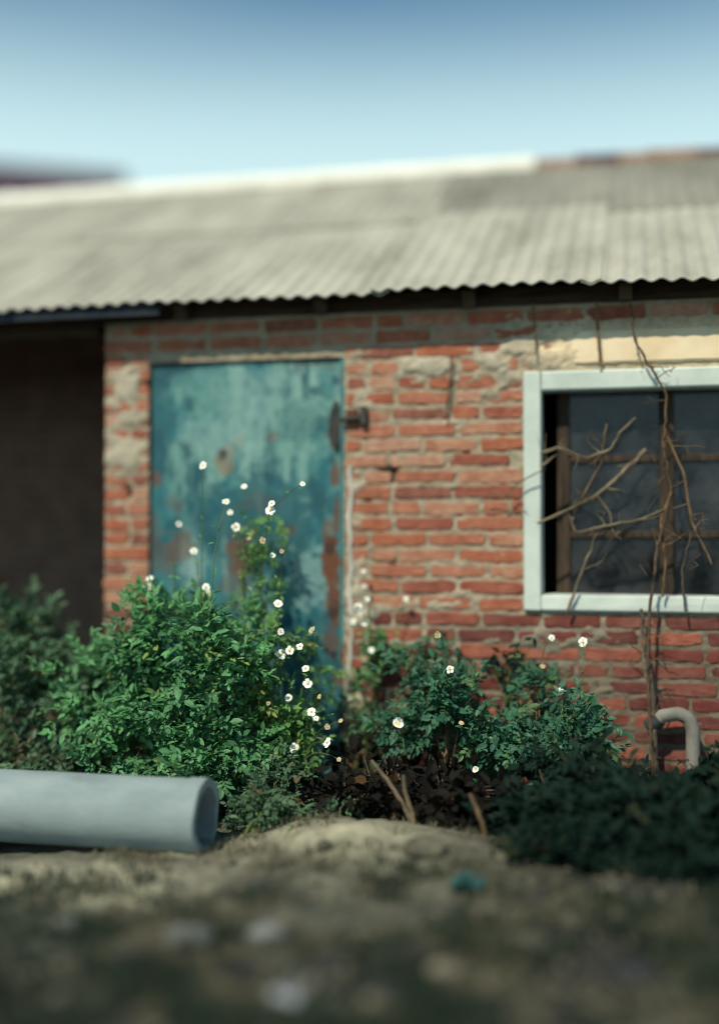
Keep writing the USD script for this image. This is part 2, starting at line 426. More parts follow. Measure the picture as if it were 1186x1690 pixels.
hole = ((cx > DOOR[0]) & (cx < DOOR[1]) & (cz < DOOR[3])) | ((cx > WIN[0] + .02) & (cx < WIN[1] - .02) & (cz > WIN[2] + .02) & (cz < WIN[3] - .02))
mc = np.array([.32, .27, .19]) + (fbm(MP * 6, 4, 51) - .5)[..., None] * np.array([.18, .17, .14])
mc = mc + (np.array([.46, .425, .34]) - mc) * np.clip(smear, 0, 1)[..., None] * .75
cq = W(960, 570)
mc = mc + (np.array([.72, .57, .37]) - mc) * (np.exp(-np.minimum((MX - cq[0]) / .2, 0) ** 2 - ((MZ - cq[2]) / .09) ** 2) * .9)[..., None]
mc = mc * (1 - .5 * smoothstep(WIN[2] + .02, WIN[2] - .12, MZ) * smoothstep(-1.0, -.3, MX))[..., None]  # same vignette darkening painted into the mortar low under the window
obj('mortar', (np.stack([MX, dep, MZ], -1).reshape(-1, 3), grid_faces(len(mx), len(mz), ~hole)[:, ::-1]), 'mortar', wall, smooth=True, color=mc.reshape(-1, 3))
# core of the wall behind the bricks
core = [box((XL + .006, .05, -.2), (DOOR[0], .235, WALL_TOP - .004)), box((DOOR[1], .05, -.2), (WIN[0] + .03, .235, WALL_TOP - .004)), box((WIN[1] - .03, .05, -.2), (XR, .235, WALL_TOP - .004)),
        box((DOOR[0], .05, DOOR[3]), (DOOR[1], .234, WALL_TOP - .004)), box((WIN[0] + .03, .05, -.2), (WIN[1] - .03, .234, WIN[2] + .02)), box((WIN[0] + .03, .05, WIN[3] - .02), (WIN[1] - .03, .234, WALL_TOP - .004))]
obj('wall_core', join(core), 'dim_brick', wall)


# uneven patches of render
def slab(u0, v0, u1, v1, y0, seed, step=.02, amp=.012, x1=None, z0=None, fade=0):
    a, b = W(u0, v1), W(u1, v0)
    xe = x1 if x1 is not None else b[0]
    ze = z0 if z0 is not None else a[2]
    xs, zs = np.linspace(a[0], xe, max(4, int((xe - a[0]) / step))), np.linspace(ze, b[2], max(4, int((b[2] - ze) / step)))
    SX, SZ = np.meshgrid(xs, zs, indexing='ij')
    q = np.stack([SX, SX * 0, SZ], -1)
    d = y0 + (fbm(q * 14, 3, seed) - .5) * .006
    edge = np.minimum.reduce([np.broadcast_to(np.arange(len(xs))[:, None], SX.shape), np.broadcast_to(np.arange(len(zs))[None], SX.shape), np.broadcast_to(np.arange(len(xs))[::-1][:, None], SX.shape),
                              np.broadcast_to(np.arange(len(zs))[::-1][None], SX.shape)])
    if fade:
        d = d + smoothstep(fade, 0, SX - SX.min()) * (.010 + (fbm(q * 20, 4, seed + 5) - .5) * .016)
    d = np.where(edge == 0, .03, d)
    SX = SX + np.where(edge <= 1, (noise(q * 22, seed + 1) - .5) * amp * 2, 0)
    SZ = SZ + np.where(edge <= 1, (noise(q * 22, seed + 2) - .5) * amp * 2, 0)
    return np.stack([SX, d, SZ], -1).reshape(-1, 3), grid_faces(len(xs), len(zs))[:, ::-1]


obj('plaster_lintel', slab(880, 531, 1186, 606, -.0115, 61, amp=.004, fade=.28, x1=XR - .01, z0=WIN[3] + .008), 'cream_plaster', wall, smooth=40, label='sunlit cream render band over the window')
obj('plaster_strip', slab(571, 765, 586, 1195, -.0125, 64, step=.012, amp=.007), 'lime_plaster', wall, smooth=40, label='ragged white lime render along the door jamb')

# ---- door
door = empty('door', shed)
dx, dz = np.linspace(DOOR[0] + .006, DOOR[1] - .004, 210), np.linspace(.04, DOOR[3] - .006, 420)
DX, DZ = np.meshgrid(dx, dz, indexing='ij')
q = np.stack([DX, DX * 0, DZ], -1)
U = 246 + (DX - DOOR[0]) / (DOOR[1] - DOOR[0]) * 323
V = 592 + (DOOR[3] - DZ) / (DOOR[3] - W(500, 1195)[2]) * 603
f1, f2 = fbm(q * np.array([7, 1, 5]), 5, 71), fbm(q * np.array([26, 1, 3.0]), 4, 72)
f3, f4 = fbm(q * np.array([16, 1, 12]), 4, 73), fbm(q * np.array([60, 1, 7]), 3, 74)
deep, teal, mint, chalk = np.array([.010, .085, .110]), np.array([.025, .165, .19]), np.array([.15, .33, .29]), np.array([.30, .46, .44])
rust, brown, ochre = np.array([.15, .055, .025]), np.array([.04, .02, .016]), np.array([.27, .15, .05])
c = teal + (deep - teal) * smoothstep(.42, .66, f1)[..., None]
up = smoothstep(960, 640, V) * .9 + .35
c = c + (mint - c) * np.clip(smoothstep(.42, .62, .45 * f3 + .55 * f2) * up * smoothstep(246, 300, U), 0, 1)[..., None]
c = c + (chalk - c) * (smoothstep(.58, .74, .65 * f2 + .35 * f4) * .6)[..., None]


def blob(u, v, ru, rv, colr, a=1.0, rag=.5, s=80):
    global c
    d = np.sqrt(((U - u) / ru) ** 2 + ((V - v) / rv) ** 2) + (fbm(q * 30, 4, s) - .5) * 2 * rag
    k = smoothstep(1.15, .8, d) * a
    c = c + (np.array(colr) - c) * k[..., None]


for a in ((370, 690, 70, 75, mint, .45, .9, 81), (330, 640, 60, 40, mint, .35, .9, 82), (420, 640, 60, 50, chalk, .25, .9, 83), (480, 740, 60, 50, mint, .3, .9, 84), (545, 620, 20, 40, teal, .5, .6, 85),
          (520, 960, 46, 50, chalk, .5, .9, 86), (460, 985, 60, 30, mint, .4, .9, 87), (320, 930, 20, 40, chalk, .45, .7, 88), (440, 860, 100, 70, deep, .7, .7, 89), (340, 850, 26, 60, deep, .5, .7, 90),
          (500, 700, 50, 40, deep, .35, .9, 91), (265, 660, 22, 70, deep, .5, .8, 92), (520, 1100, 60, 100, deep, .65, .7, 93), (435, 1090, 60, 90, deep, .4, .7, 94),
          (372, 757, 18, 26, ochre, .6, .6, 95), (368, 748, 9, 11, brown, 1, .4, 96), (395, 722, 9, 10, ochre, .5, .6, 97), (400, 915, 24, 34, rust, .75, .7, 98), (390, 960, 22, 40, rust, .45, .8, 99),
          (298, 905, 20, 30, rust, .6, .8, 100), (275, 930, 14, 30, rust, .4, .8, 101), (255, 785, 9, 14, rust, .7, .7, 102), (290, 830, 14, 16, rust, .35, .9, 103), (545, 920, 14, 44, rust, 1, .55, 104),
          (543, 902, 9, 16, brown, .8, .5, 105), (552, 1000, 17, 30, rust, .9, .7, 106), (548, 1012, 8, 14, brown, .8, .6, 107), (553, 785, 8, 22, rust, .8, .6, 108), (556, 850, 7, 26, rust, .7, .7, 109),
          (450, 720, 8, 9, rust, .5, .7, 110), (520, 645, 8, 10, deep, .8, .6, 111), (552, 628, 6, 8, deep, .8, .6, 112), (312, 660, 8, 14, deep, .8, .6, 113), (480, 875, 16, 10, rust, .5, .8, 114),
          (555, 1120, 10, 14, rust, .6, .7, 115), (548, 960, 12, 30, rust, .8, .8, 119), (540, 880, 12, 20, rust, .6, .8, 120), (552, 720, 9, 40, rust, .7, .8, 121), (545, 1060, 12, 26, rust, .6, .8, 122), (350, 720, 60, 36, chalk, .3, .9, 123), (420, 690, 40, 60, chalk, .25, .9, 124), (430, 830, 40, 14, rust, .2, .9, 116), (520, 600, 40, 10, rust, .25, .9, 117), (255, 900, 10, 60, rust, .35, .9, 118)):
    blob(*a)
yy = .018 + (fbm(q * np.array([3, 1, 2]), 3, 75) - .5) * .012
obj('door_panel', (np.stack([DX, yy, DZ], -1).reshape(-1, 3), grid_faces(210, 420)[:, ::-1]), 'door_paint', door, smooth=True, color=np.clip(c * .86, .005, 1).reshape(-1, 3), label='teal painted sheet, faded, chipped and rust stained')
obj('door_backing', box((DOOR[0] + .004, .03, .035), (DOOR[1] - .002, .055, DOOR[3] - .004)), 'dark_iron', door)
sx = DOOR[1] - .022
nz = 60
stz = np.linspace(.03, DOOR[3] - .004, nz)
st = box((sx, .0, .03), (DOOR[1] - .003, .03, DOOR[3] - .004), .004)
stv, stf = trimesh.remesh.subdivide_to_size(st[0], st[1], .05)
sc = np.array([.05, .18, .185]) + (fbm(stv * np.array([30, 30, 12]), 4, 76)[:, None] - .5) * np.array([.05, .2, .2])
sc = sc + (rust - sc) * smoothstep(.60, .7, fbm(stv * np.array([20, 20, 9]), 4, 77) + .05)[:, None]
obj('door_stile', (stv, stf), 'door_paint', door, color=np.clip(sc, .01, 1))


def plate(pts, y0, y1):
    from shapely.geometry import Polygon
    e = trimesh.creation.extrude_polygon(Polygon(pts), abs(y1 - y0), engine='earcut')
    v = np.array(e.vertices)
    return np.c_[v[:, 0], min(y0, y1) + v[:, 2], v[:, 1]], np.array(e.faces)[:, ::-1]


pp = [W(u, v) for u, v in ((541, 712), (543, 690), (548, 668), (554, 659), (559, 668), (560, 700), (559, 728), (554, 742), (547, 735))]
obj('handle_plate', plate([(p[0], p[2]) for p in pp], .003, .012), 'dark_iron', door, label='dark rust-eaten lock plate at the door edge')
latch = empty('latch', shed, label='dark iron bolt bracket fixed to the bricks beside the door')
a, b = W(564, 694), W(598, 680)
obj('latch_bolt', tube([[a[0], -.022, a[2]], [a[0] + .05, -.022, a[2] + .004], [b[0], -.022, a[2] + .008]], .010, 8), 'dark_iron', latch)
obj('latch_plate', box((W(572, 700)[0], -.02, W(572, 703)[2]), (W(592, 700)[0], -.009, W(572, 676)[2]), .004), 'rusty_iron', latch)
obj('latch_keeper', box((W(596, 700)[0], -.03, W(596, 702)[2]), (W(607, 700)[0], -.004, W(596, 672)[2]), .004), 'dark_iron', latch)

# ---- window
win = empty('window', shed)
FW = W(893, 800)[0] - WIN[0]
FT = WIN[3] - W(900, 645)[2]
FB = W(900, 982)[2] - WIN[2]
ji = dict(bev=.006, jit=.0016)
obj('window_frame', join([box((WIN[0], -.022, WIN[2]), (WIN[0] + FW, .12, WIN[3]), seed=1, **ji), box((WIN[1] - FW, -.022, WIN[2]), (WIN[1], .12, WIN[3]), seed=2, **ji),
                          box((WIN[0] + FW - .001, -.020, WIN[3] - FT), (WIN[1] - FW + .001, .118, WIN[3] - .001), seed=3, **ji), box((WIN[0] + FW - .001, -.020, WIN[2] + .001), (WIN[1] - FW + .001, .118, WIN[2] + FB), seed=4, **ji)]),
    'window_paint', win, label='broad white painted window surround')
xi0, xi1, zi0, zi1 = WIN[0] + FW, WIN[1] - FW, WIN[2] + FB, WIN[3] - FT
ys = .085
sx0, sx1 = W(919, 800, ys)[0], W(940, 800, ys)[0]
m0, m1 = W(1088, 800, ys)[0], W(1112, 800, ys)[0]
rails_z = [W(1000, 757, ys)[2], W(1000, 882, ys)[2]]
for (a, b) in ((sx0, sx1), (m0, m1), (m0 + (m0 - sx0), m1 + (m0 - sx0))):
    if b < xi1:
        obj('sash_post', box((a, ys, zi0 - .002), (b, ys + .04, zi1 + .002), .004, .001, 5), 'sash_wood', win)
for z in rails_z:
    obj('sash_rail', box((sx1 - .002, ys + .006, z - .014), (m0 + .002, ys + .036, z + .014), .003), 'sash_wood', win)
    obj('sash_rail', box((m1 - .002, ys + .006, z - .014), (m0 + (m0 - sx0) + .002, ys + .036, z + .014), .003), 'sash_wood', win)
zz = [zi0] + rails_z[::-1] + [zi1]
for (a, b) in ((sx1, m0), (m1, m0 + (m0 - sx0))):
    for j in range(3):
        obj('pane', box((a + .001, ys + .018, zz[j] + (.012 if j else 0)), (b - .001, ys + .022, zz[j + 1] - (.012 if j < 2 else 0))), 'pane_glass', win)
# room behind, kept dark by its own walls
room = empty('room', shed)
RB = 2.2


def partition(x0, x1, y0):
    """A cross wall whose top follows the underside of the roof."""
    t = [(y0, -.2), (RB, -.2), (RB, EAVE_Z + (2 * RIDGE_D + 2 * ROOF_Y0 - RB - ROOF_Y0) * 0 + (RB - ROOF_Y0) * math.tan(SLOPE) - .12 if RB < ROOF_Y0 + RIDGE_D else EAVE_Z + RIDGE_D * math.tan(SLOPE) - .16), (ROOF_Y0 + RIDGE_D - .03, EAVE_Z + RIDGE_D * math.tan(SLOPE) - .16), (y0, EAVE_Z + (y0 - ROOF_Y0) * math.tan(SLOPE) - .12)]
    n = len(t)
    v = np.array([[x, y, z] for x in (x0, x1) for y, z in t])
    f = []
    for k in range(1, n - 1):
        f += [[0, k + 1, k], [n, n + k, n + k + 1]]
    for k in range(n):
        q = (k + 1) % n
        f += [[k, q, n + q], [k, n + q, n + k]]
    return v, np.array(f)


obj('partition', partition(XL + .004, XL + .12, .236), 'room_dark', room)
obj('partition', partition(XR - .12, XR, .236), 'room_dark', room)
obj('partition', box((-5.2, RB + .002, -.2), (XR, RB + .2, EAVE_Z + RIDGE_D * math.tan(SLOPE) - .20)), 'room_dark', room)
obj('room_floor', box((XL + .121, .236, -.2), (XR - .121, RB, .02)), 'room_dark', room)

# ---- recessed bay on the left with its own back wall
RY = 1.3
wall2 = empty('wall', shed, label='dim brick wall deep in the recess beside the pier')
vs, n = [], 0
for k in range(0, 34):
    x = -5.1 - (.12 if k % 2 else 0)
    while x < XL:
        L = .228 if R.random() > .2 else .108
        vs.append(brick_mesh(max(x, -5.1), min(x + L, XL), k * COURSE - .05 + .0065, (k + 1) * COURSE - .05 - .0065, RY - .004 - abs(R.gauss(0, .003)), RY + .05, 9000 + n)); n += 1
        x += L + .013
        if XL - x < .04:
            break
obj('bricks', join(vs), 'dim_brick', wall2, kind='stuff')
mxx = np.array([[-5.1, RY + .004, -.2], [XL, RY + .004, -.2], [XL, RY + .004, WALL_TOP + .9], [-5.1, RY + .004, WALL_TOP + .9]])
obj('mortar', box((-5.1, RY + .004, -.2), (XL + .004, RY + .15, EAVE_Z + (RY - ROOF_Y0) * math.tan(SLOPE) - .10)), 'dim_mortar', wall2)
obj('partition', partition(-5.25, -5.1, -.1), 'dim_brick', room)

# ---- roof
roof = empty('roof', shed)
ca, sa = math.cos(SLOPE), math.sin(SLOPE)
PITCHC, AMP = .076, .0072


def sheet(x0, ncorr, d0, d1, lift, seed):
    s = np.random.default_rng(seed)
    xs = x0 + np.arange(ncorr * 8 + 1) / 8 * PITCHC
    ds = np.linspace(d0, d1, 6)
    SX, SD = np.meshgrid(xs, ds, indexing='ij')
    h = AMP * np.cos((SX - x0) / PITCHC * 2 * np.pi) + lift + s.normal(0, .002) + (fbm(np.stack([SX * 3, SD * 3, SX * 0], -1), 2, seed) - .5) * .014
    SD = SD + s.normal(0, .006) + (SX - x0) * s.normal(0, .004)
    top = np.stack([SX, ROOF_Y0 + SD * ca - h * sa, EAVE_Z + SD * sa + h * ca], -1).reshape(-1, 3)
    botm = top + np.array([0, .006 * sa, -.006 * ca])
    nx, nd = len(xs), len(ds)
    f = grid_faces(nx, nd); nv = len(top)
    rim = [i * nd for i in range(nx)] + [(nx - 1) * nd + j for j in range(1, nd)] + [i * nd + nd - 1 for i in range(nx - 2, -1, -1)] + [j for j in range(nd - 2, 0, -1)]
    side = []
    for i in range(len(rim)):
        p, r = rim[i], rim[(i + 1) % len(rim)]
        side += [[p, nv + p, nv + r], [p, nv + r, r]]
    return np.vstack([top, botm]), np.vstack([f, f[:, ::-1] + nv, np.array(side)])


SL = RIDGE_D / ca
x, k = -5.2, 0
while x < XR + .3:
    obj('roof_sheet', sheet(x, 12, 0, SL * .545, .006 + .004 * (k % 2), 300 + k), f'cement_sheet_{(0, 2, 0, 1, 2, 0)[k % 6]}', roof, smooth=50)
    obj('roof_sheet', sheet(x, 12, SL * .49, SL + .01, .013 + .004 * (k % 2), 330 + k), f'cement_sheet_{(1, 0, 1, 0, 1, 3, 3, 3)[k % 8]}', roof, smooth=50)
    x += 11 * PITCHC; k += 1
XE = x + PITCHC
RY_, RZ = ROOF_Y0 + RIDGE_D, EAVE_Z + RIDGE_D * math.tan(SLOPE)
obj('rear_slope', join([((np.array([[-5.2, RY_, RZ], [XE, RY_, RZ], [XE, RY_ + 2, RZ - .9], [-5.2, RY_ + 2, RZ - .9], [-5.2, RY_, RZ - .02], [XE, RY_, RZ - .02], [XE, RY_ + 2, RZ - .92], [-5.2, RY_ + 2, RZ - .92]])),
                         np.array([[0, 1, 2], [0, 2, 3], [4, 6, 5], [4, 7, 6], [0, 4, 5], [0, 5, 1], [3, 2, 6], [3, 6, 7], [0, 3, 7], [0, 7, 4], [1, 5, 6], [1, 6, 2]]))]), 'cement_sheet_1', roof)
# ridge caps, half round, overlapping
x, k = -5.2, 0
turn = W(930, 270, RY_)[0]
while x < XE:
    L = .42 if x < turn - .3 else R.choice([.20, .24, .28])
    th = np.linspace(-.25, np.pi + .25, 11)
    v, f = [], []
    kk = 1.0 if x < turn - .3 else R.uniform(.6, .85)
    for i, (xx, rr) in enumerate(((x, .066 * kk), (x + .05, .07 * kk), (x + .055, .062 * kk), (x + L + .05, .060 * kk))):
        for t in th:
            v.append([xx, RY_ - math.cos(t) * rr * 1.25, RZ + .012 + math.sin(t) * rr + R.gauss(0, .001)])
    n = len(th)
    for i in range(3):
        for j in range(n - 1):
            a = i * n + j
            f += [[a, a + 1, a + n + 1], [a, a + n + 1, a + n]]
    v = np.array(v); v2 = v.copy(); v2[:, 2] -= .012
    f = np.array(f)
    dark_one = x > turn and k % 3 == 0
    obj('ridge_cap', (np.vstack([v, v2]), np.vstack([f, f[:, ::-1] + len(v)])), 'pale_ridge' if x + L < turn else ('dark_terracotta' if dark_one else 'terracotta' if k % 5 else 'pale_ridge'), roof, smooth=40,
        label=None if x + L < turn or (not dark_one and k % 5 == 0) else ('dark weathered ridge tile' if dark_one else 'orange clay ridge tile'))
    x += L; k += 1
# timber under the eave
obj('wall_plate', box((XL - .05, .02, WALL_TOP + .002), (XR, .12, PLATE_TOP), .004), 'old_timber', roof)
obj('porch_beam', box((-5.15, .05, WALL_TOP - .04), (XL - .06, .17, PLATE_TOP), .005), 'old_timber', roof)
x = -5.0
while x < XR:
    yb = ROOF_Y0 + .05
    v, f = box((x, 0, -.09), (x + .05, SL - .1, -.022))
    v = np.c_[v[:, 0], ROOF_Y0 + .06 + v[:, 1] * ca - v[:, 2] * sa, EAVE_Z + .03 + v[:, 1] * sa + v[:, 2] * ca]
    obj('rafter', (v, f), 'old_timber', roof)
    x += .62
e0, e1 = -5.15, W(262, 488, ROOF_Y0 + .02)[0]
v, f = trimesh.remesh.subdivide_to_size(*box((e0, ROOF_Y0 + .015, EAVE_Z - .045), (e1, ROOF_Y0 + .035, EAVE_Z + .002)), .15)
obj('fascia_board', (v, f), 'fascia', roof, label='blue-grey board under the eave over the recess')

# ------------------------------------------------------------------ house behind
far = empty('far_house', label='distant house with a dark purple-brown tiled roof rising behind the shed ridge', cat='house')
dist = 9.0
A, B = W(-420, 252, dist), W(206, 300, dist + .6)
zr = A[2]
B = np.array([B[0], B[1], zr - (zr - B[2])])
zr2 = B[2]
back = np.array([0.15, 1.0, 0]) * 3.0
vv = np.array([A, B, B + np.array([0, -3.0, -1.6]), A + np.array([0, -3.0, -1.6]), B + np.array([0, 3.0, -1.6]), A + np.array([0, 3.0, -1.6])])
vv = np.vstack([vv, vv - [0, 0, .12]])
ff = np.array([[3, 2, 1], [3, 1, 0], [0, 1, 4], [0, 4, 5], [9, 7, 8], [9, 6, 7], [6, 10, 7], [6, 11, 10], [3, 9, 8], [3, 8, 2], [2, 8, 7], [2, 7, 1], [1, 7, 10], [1, 10, 4], [5, 4, 10], [5, 10, 11], [0, 6, 9], [0, 9, 3], [5, 11, 6], [5, 6, 0]])
obj('roof', (vv, ff), 'far_tile', far)
obj('ridge', tube([A + [0, 0, .02], (A + B) / 2 + [0, 0, .02], B + [0, 0, .02]], .1, 8), 'far_tile', far)
wz = min(A[2], B[2]) - 1.75
obj('wall', box((A[0], A[1] - 2.6, 0), (B[0] - .2, B[1] + 2.2, wz)), 'far_wall', far)

# ------------------------------------------------------------------ concrete pipe
pe = G(344, 1402)
PR = .128
py, pz = pe[1] + .02, PR + float(ground_z(pe[0], pe[1])) - .02
px1 = W(340, 1330, py)[0]
pipe = empty('concrete_pipe', label='pale grey concrete pipe lying along the ground at the left', cat='pipe')


def ring(x0, x1, r0, r1, n=48, m=26, seed=5):
    xs = np.linspace(x0, x1, m); th = np.arange(n) / n * 2 * np.pi
    v, f = [], []
    for r, s in ((r0, 1), (r1, 0)):
        for x in xs:
            wob = 1 + (noise(np.stack([np.full(n, x * 3), np.cos(th) * 1.5, np.sin(th) * 1.5], -1), seed) - .5) * .02
            v.append(np.c_[np.full(n, x) + (noise(np.stack([np.cos(th) * 3, np.sin(th) * 3, th * 0], -1), 8) - .5) * (.010 if x in (x0, x1) else 0), py + np.cos(th) * r * wob, pz + np.sin(th) * r * wob])
    v = np.vstack(v)
    K = m * n
    for i in range(m - 1):
        for j in range(n):
            a, b = i * n + j, i * n + (j + 1) % n
            f += [[a, b, b + n], [a, b + n, a + n], [K + a, K + b + n, K + b], [K + a, K + a + n, K + b + n]]
    for e, s in ((0, 1), ((m - 1) * n, -1)):
        for j in range(n):
            a, b = e + j, e + (j + 1) % n
            t = [[a, K + b, b], [a, K + a, K + b]]
            f += t if s == 1 else [x[::-1] for x in t]
    return v, np.array(f)


obj('pipe_barrel', ring(-5.4, px1 - .06, PR - .004, PR - .03), 'pipe_cement', pipe, smooth=40)
obj('pipe_collar', ring(px1 - .06, px1, PR, PR - .03, m=4), 'pipe_cement', pipe, smooth=40)


# ------------------------------------------------------------------ plants
LEAF = np.array([[0, 0, 0], [.3, .24, .05], [.68, .2, .02], [1, 0, -.08], [.68, -.2, .02], [.3, -.24, .05], [.5, 0, -.03]])
LEAF_F = np.array([[6, 0, 5], [6, 5, 4], [6, 4, 3], [6, 3, 2], [6, 2, 1], [6, 1, 0]])


def unit(a):
    return a / np.maximum(np.linalg.norm(a, axis=-1, keepdims=True), 1e-9)


def leaflets(pos, dirn, up, size, width):
    t = unit(dirn); s = unit(np.cross(up, t)); n = np.cross(t, s)
    v = pos[:, None] + size[:, None, None] * (LEAF[None, :, 0:1] * t[:, None] + LEAF[None, :, 1:2] * width[:, None, None] * s[:, None] + LEAF[None, :, 2:3] * n[:, None])
    f = LEAF_F[None] + (np.arange(len(pos)) * 7)[:, None, None]
    return v.reshape(-1, 3), f.reshape(-1, 3)


def foliage(centres, outward, per, spread, size, s, cols, pinnate=True):
    """Leaves round the twig tips; every leaf is a stalk of 3 or 5 leaflets."""
    N = len(centres) * per
    c = np.repeat(centres, per, 0); o = np.repeat(outward, per, 0)
    p = c + s.normal(0, spread, (N, 3)) * np.array([1, .9, .8])
    d = unit(o * .9 + s.normal(0, .75, (N, 3)) + np.array([0, -.25, -.05]))
    up = unit(np.array([0, -.45, 1.0]) + s.normal(0, .42, (N, 3)))
    L = size * s.uniform(.65, 1.35, N)
    shade = np.repeat(s.uniform(0, 1, len(centres)), per) * .6 + s.uniform(0, 1, N) * .4
    cc = cols[0] + (cols[1] - cols[0]) * shade[:, None]
    pick = s.random(N) < .05
    cc[pick] = cols[2]
    side = unit(np.cross(up, d))
    V, Fc, C, n = [], [], [], 0
    kinds = [(0.9, 0, 1.0), (.45, 1, .75), (.45, -1, .75), (.1, 1, .6), (.1, -1, .6)] if pinnate else [(0, 0, 1.5)]
    for at, sd, sc in kinds:
        pos = p + d * (L * at)[:, None]
        dd = unit(d * (1 if sd == 0 else .55) + side * sd * .9 + s.normal(0, .15, (N, 3)))
        v, f = leaflets(pos, dd, up, L * sc, s.uniform(.8, 1.25, N))
        V.append(v); Fc.append(f + n); n += len(v)
        C.append(np.repeat(cc * s.uniform(.85, 1.15, (N, 1)), 7, 0))
    return np.vstack(V), np.vstack(Fc), np.clip(np.vstack(C), .004, 1)


GREEN = (np.array([.022, .085, .042]), np.array([.15, .40, .15]), np.array([.20, .30, .08]))
YGREEN = (np.array([.03, .09, .03]), np.array([.20, .42, .11]), np.array([.26, .28, .08]))
BLUEGREEN = (np.array([.016, .070, .040]), np.array([.060, .19, .105]), np.array([.10, .18, .06]))
DARKGREEN = (np.array([.006, .016, .012]), np.array([.014, .032, .023]), np.array([.03, .035, .02]))
DULL = (np.array([.03, .075, .04]), np.array([.10, .19, .10]), np.array([.12, .1, .05]))
SHADEBLACK = (np.array([.007, .007, .006]), np.array([.018, .016, .013]), np.array([.07, .04, .02]))


def bloom(c, facing, r, s, half=False):
    """Petals and heart of one flower."""
    z = unit(facing); x = unit(np.cross(z, [.2, .1, 1])); y = np.cross(z, x)
    n = 5 if s.random() < .6 else 6
    V, Fc, k = [], [], 0
    for i in range(n):
        a = 2 * np.pi * (i + s.uniform(-.12, .12)) / n
        rad = x * math.cos(a) + y * math.sin(a); tan = -x * math.sin(a) + y * math.cos(a)
        cup = s.uniform(.0, .35) if not half else s.uniform(.6, 1.1)
        L, wd = r * s.uniform(.85, 1.1), r * s.uniform(.40, .52)
        d = unit(rad + z * cup)
        q = [c + rad * r * .12, c + d * L * .55 + tan * wd, c + d * L * .92 + tan * wd * .75, c + d * L + z * -.06 * r, c + d * L * .92 - tan * wd * .75, c + d * L * .55 - tan * wd, c + d * L * .55 + z * .08 * r]
        V += q
        Fc += [[k + 6, k + a_, k + b_] for a_, b_ in ((0, 5), (5, 4), (4, 3), (3, 2), (2, 1), (1, 0))]
        k += 7
    h = trimesh.creation.icosphere(1, r * .26)
    hv = np.array(h.vertices); hv = c + z * r * .08 + hv
    return (np.array(V), np.array(Fc)), (hv, np.array(h.faces))


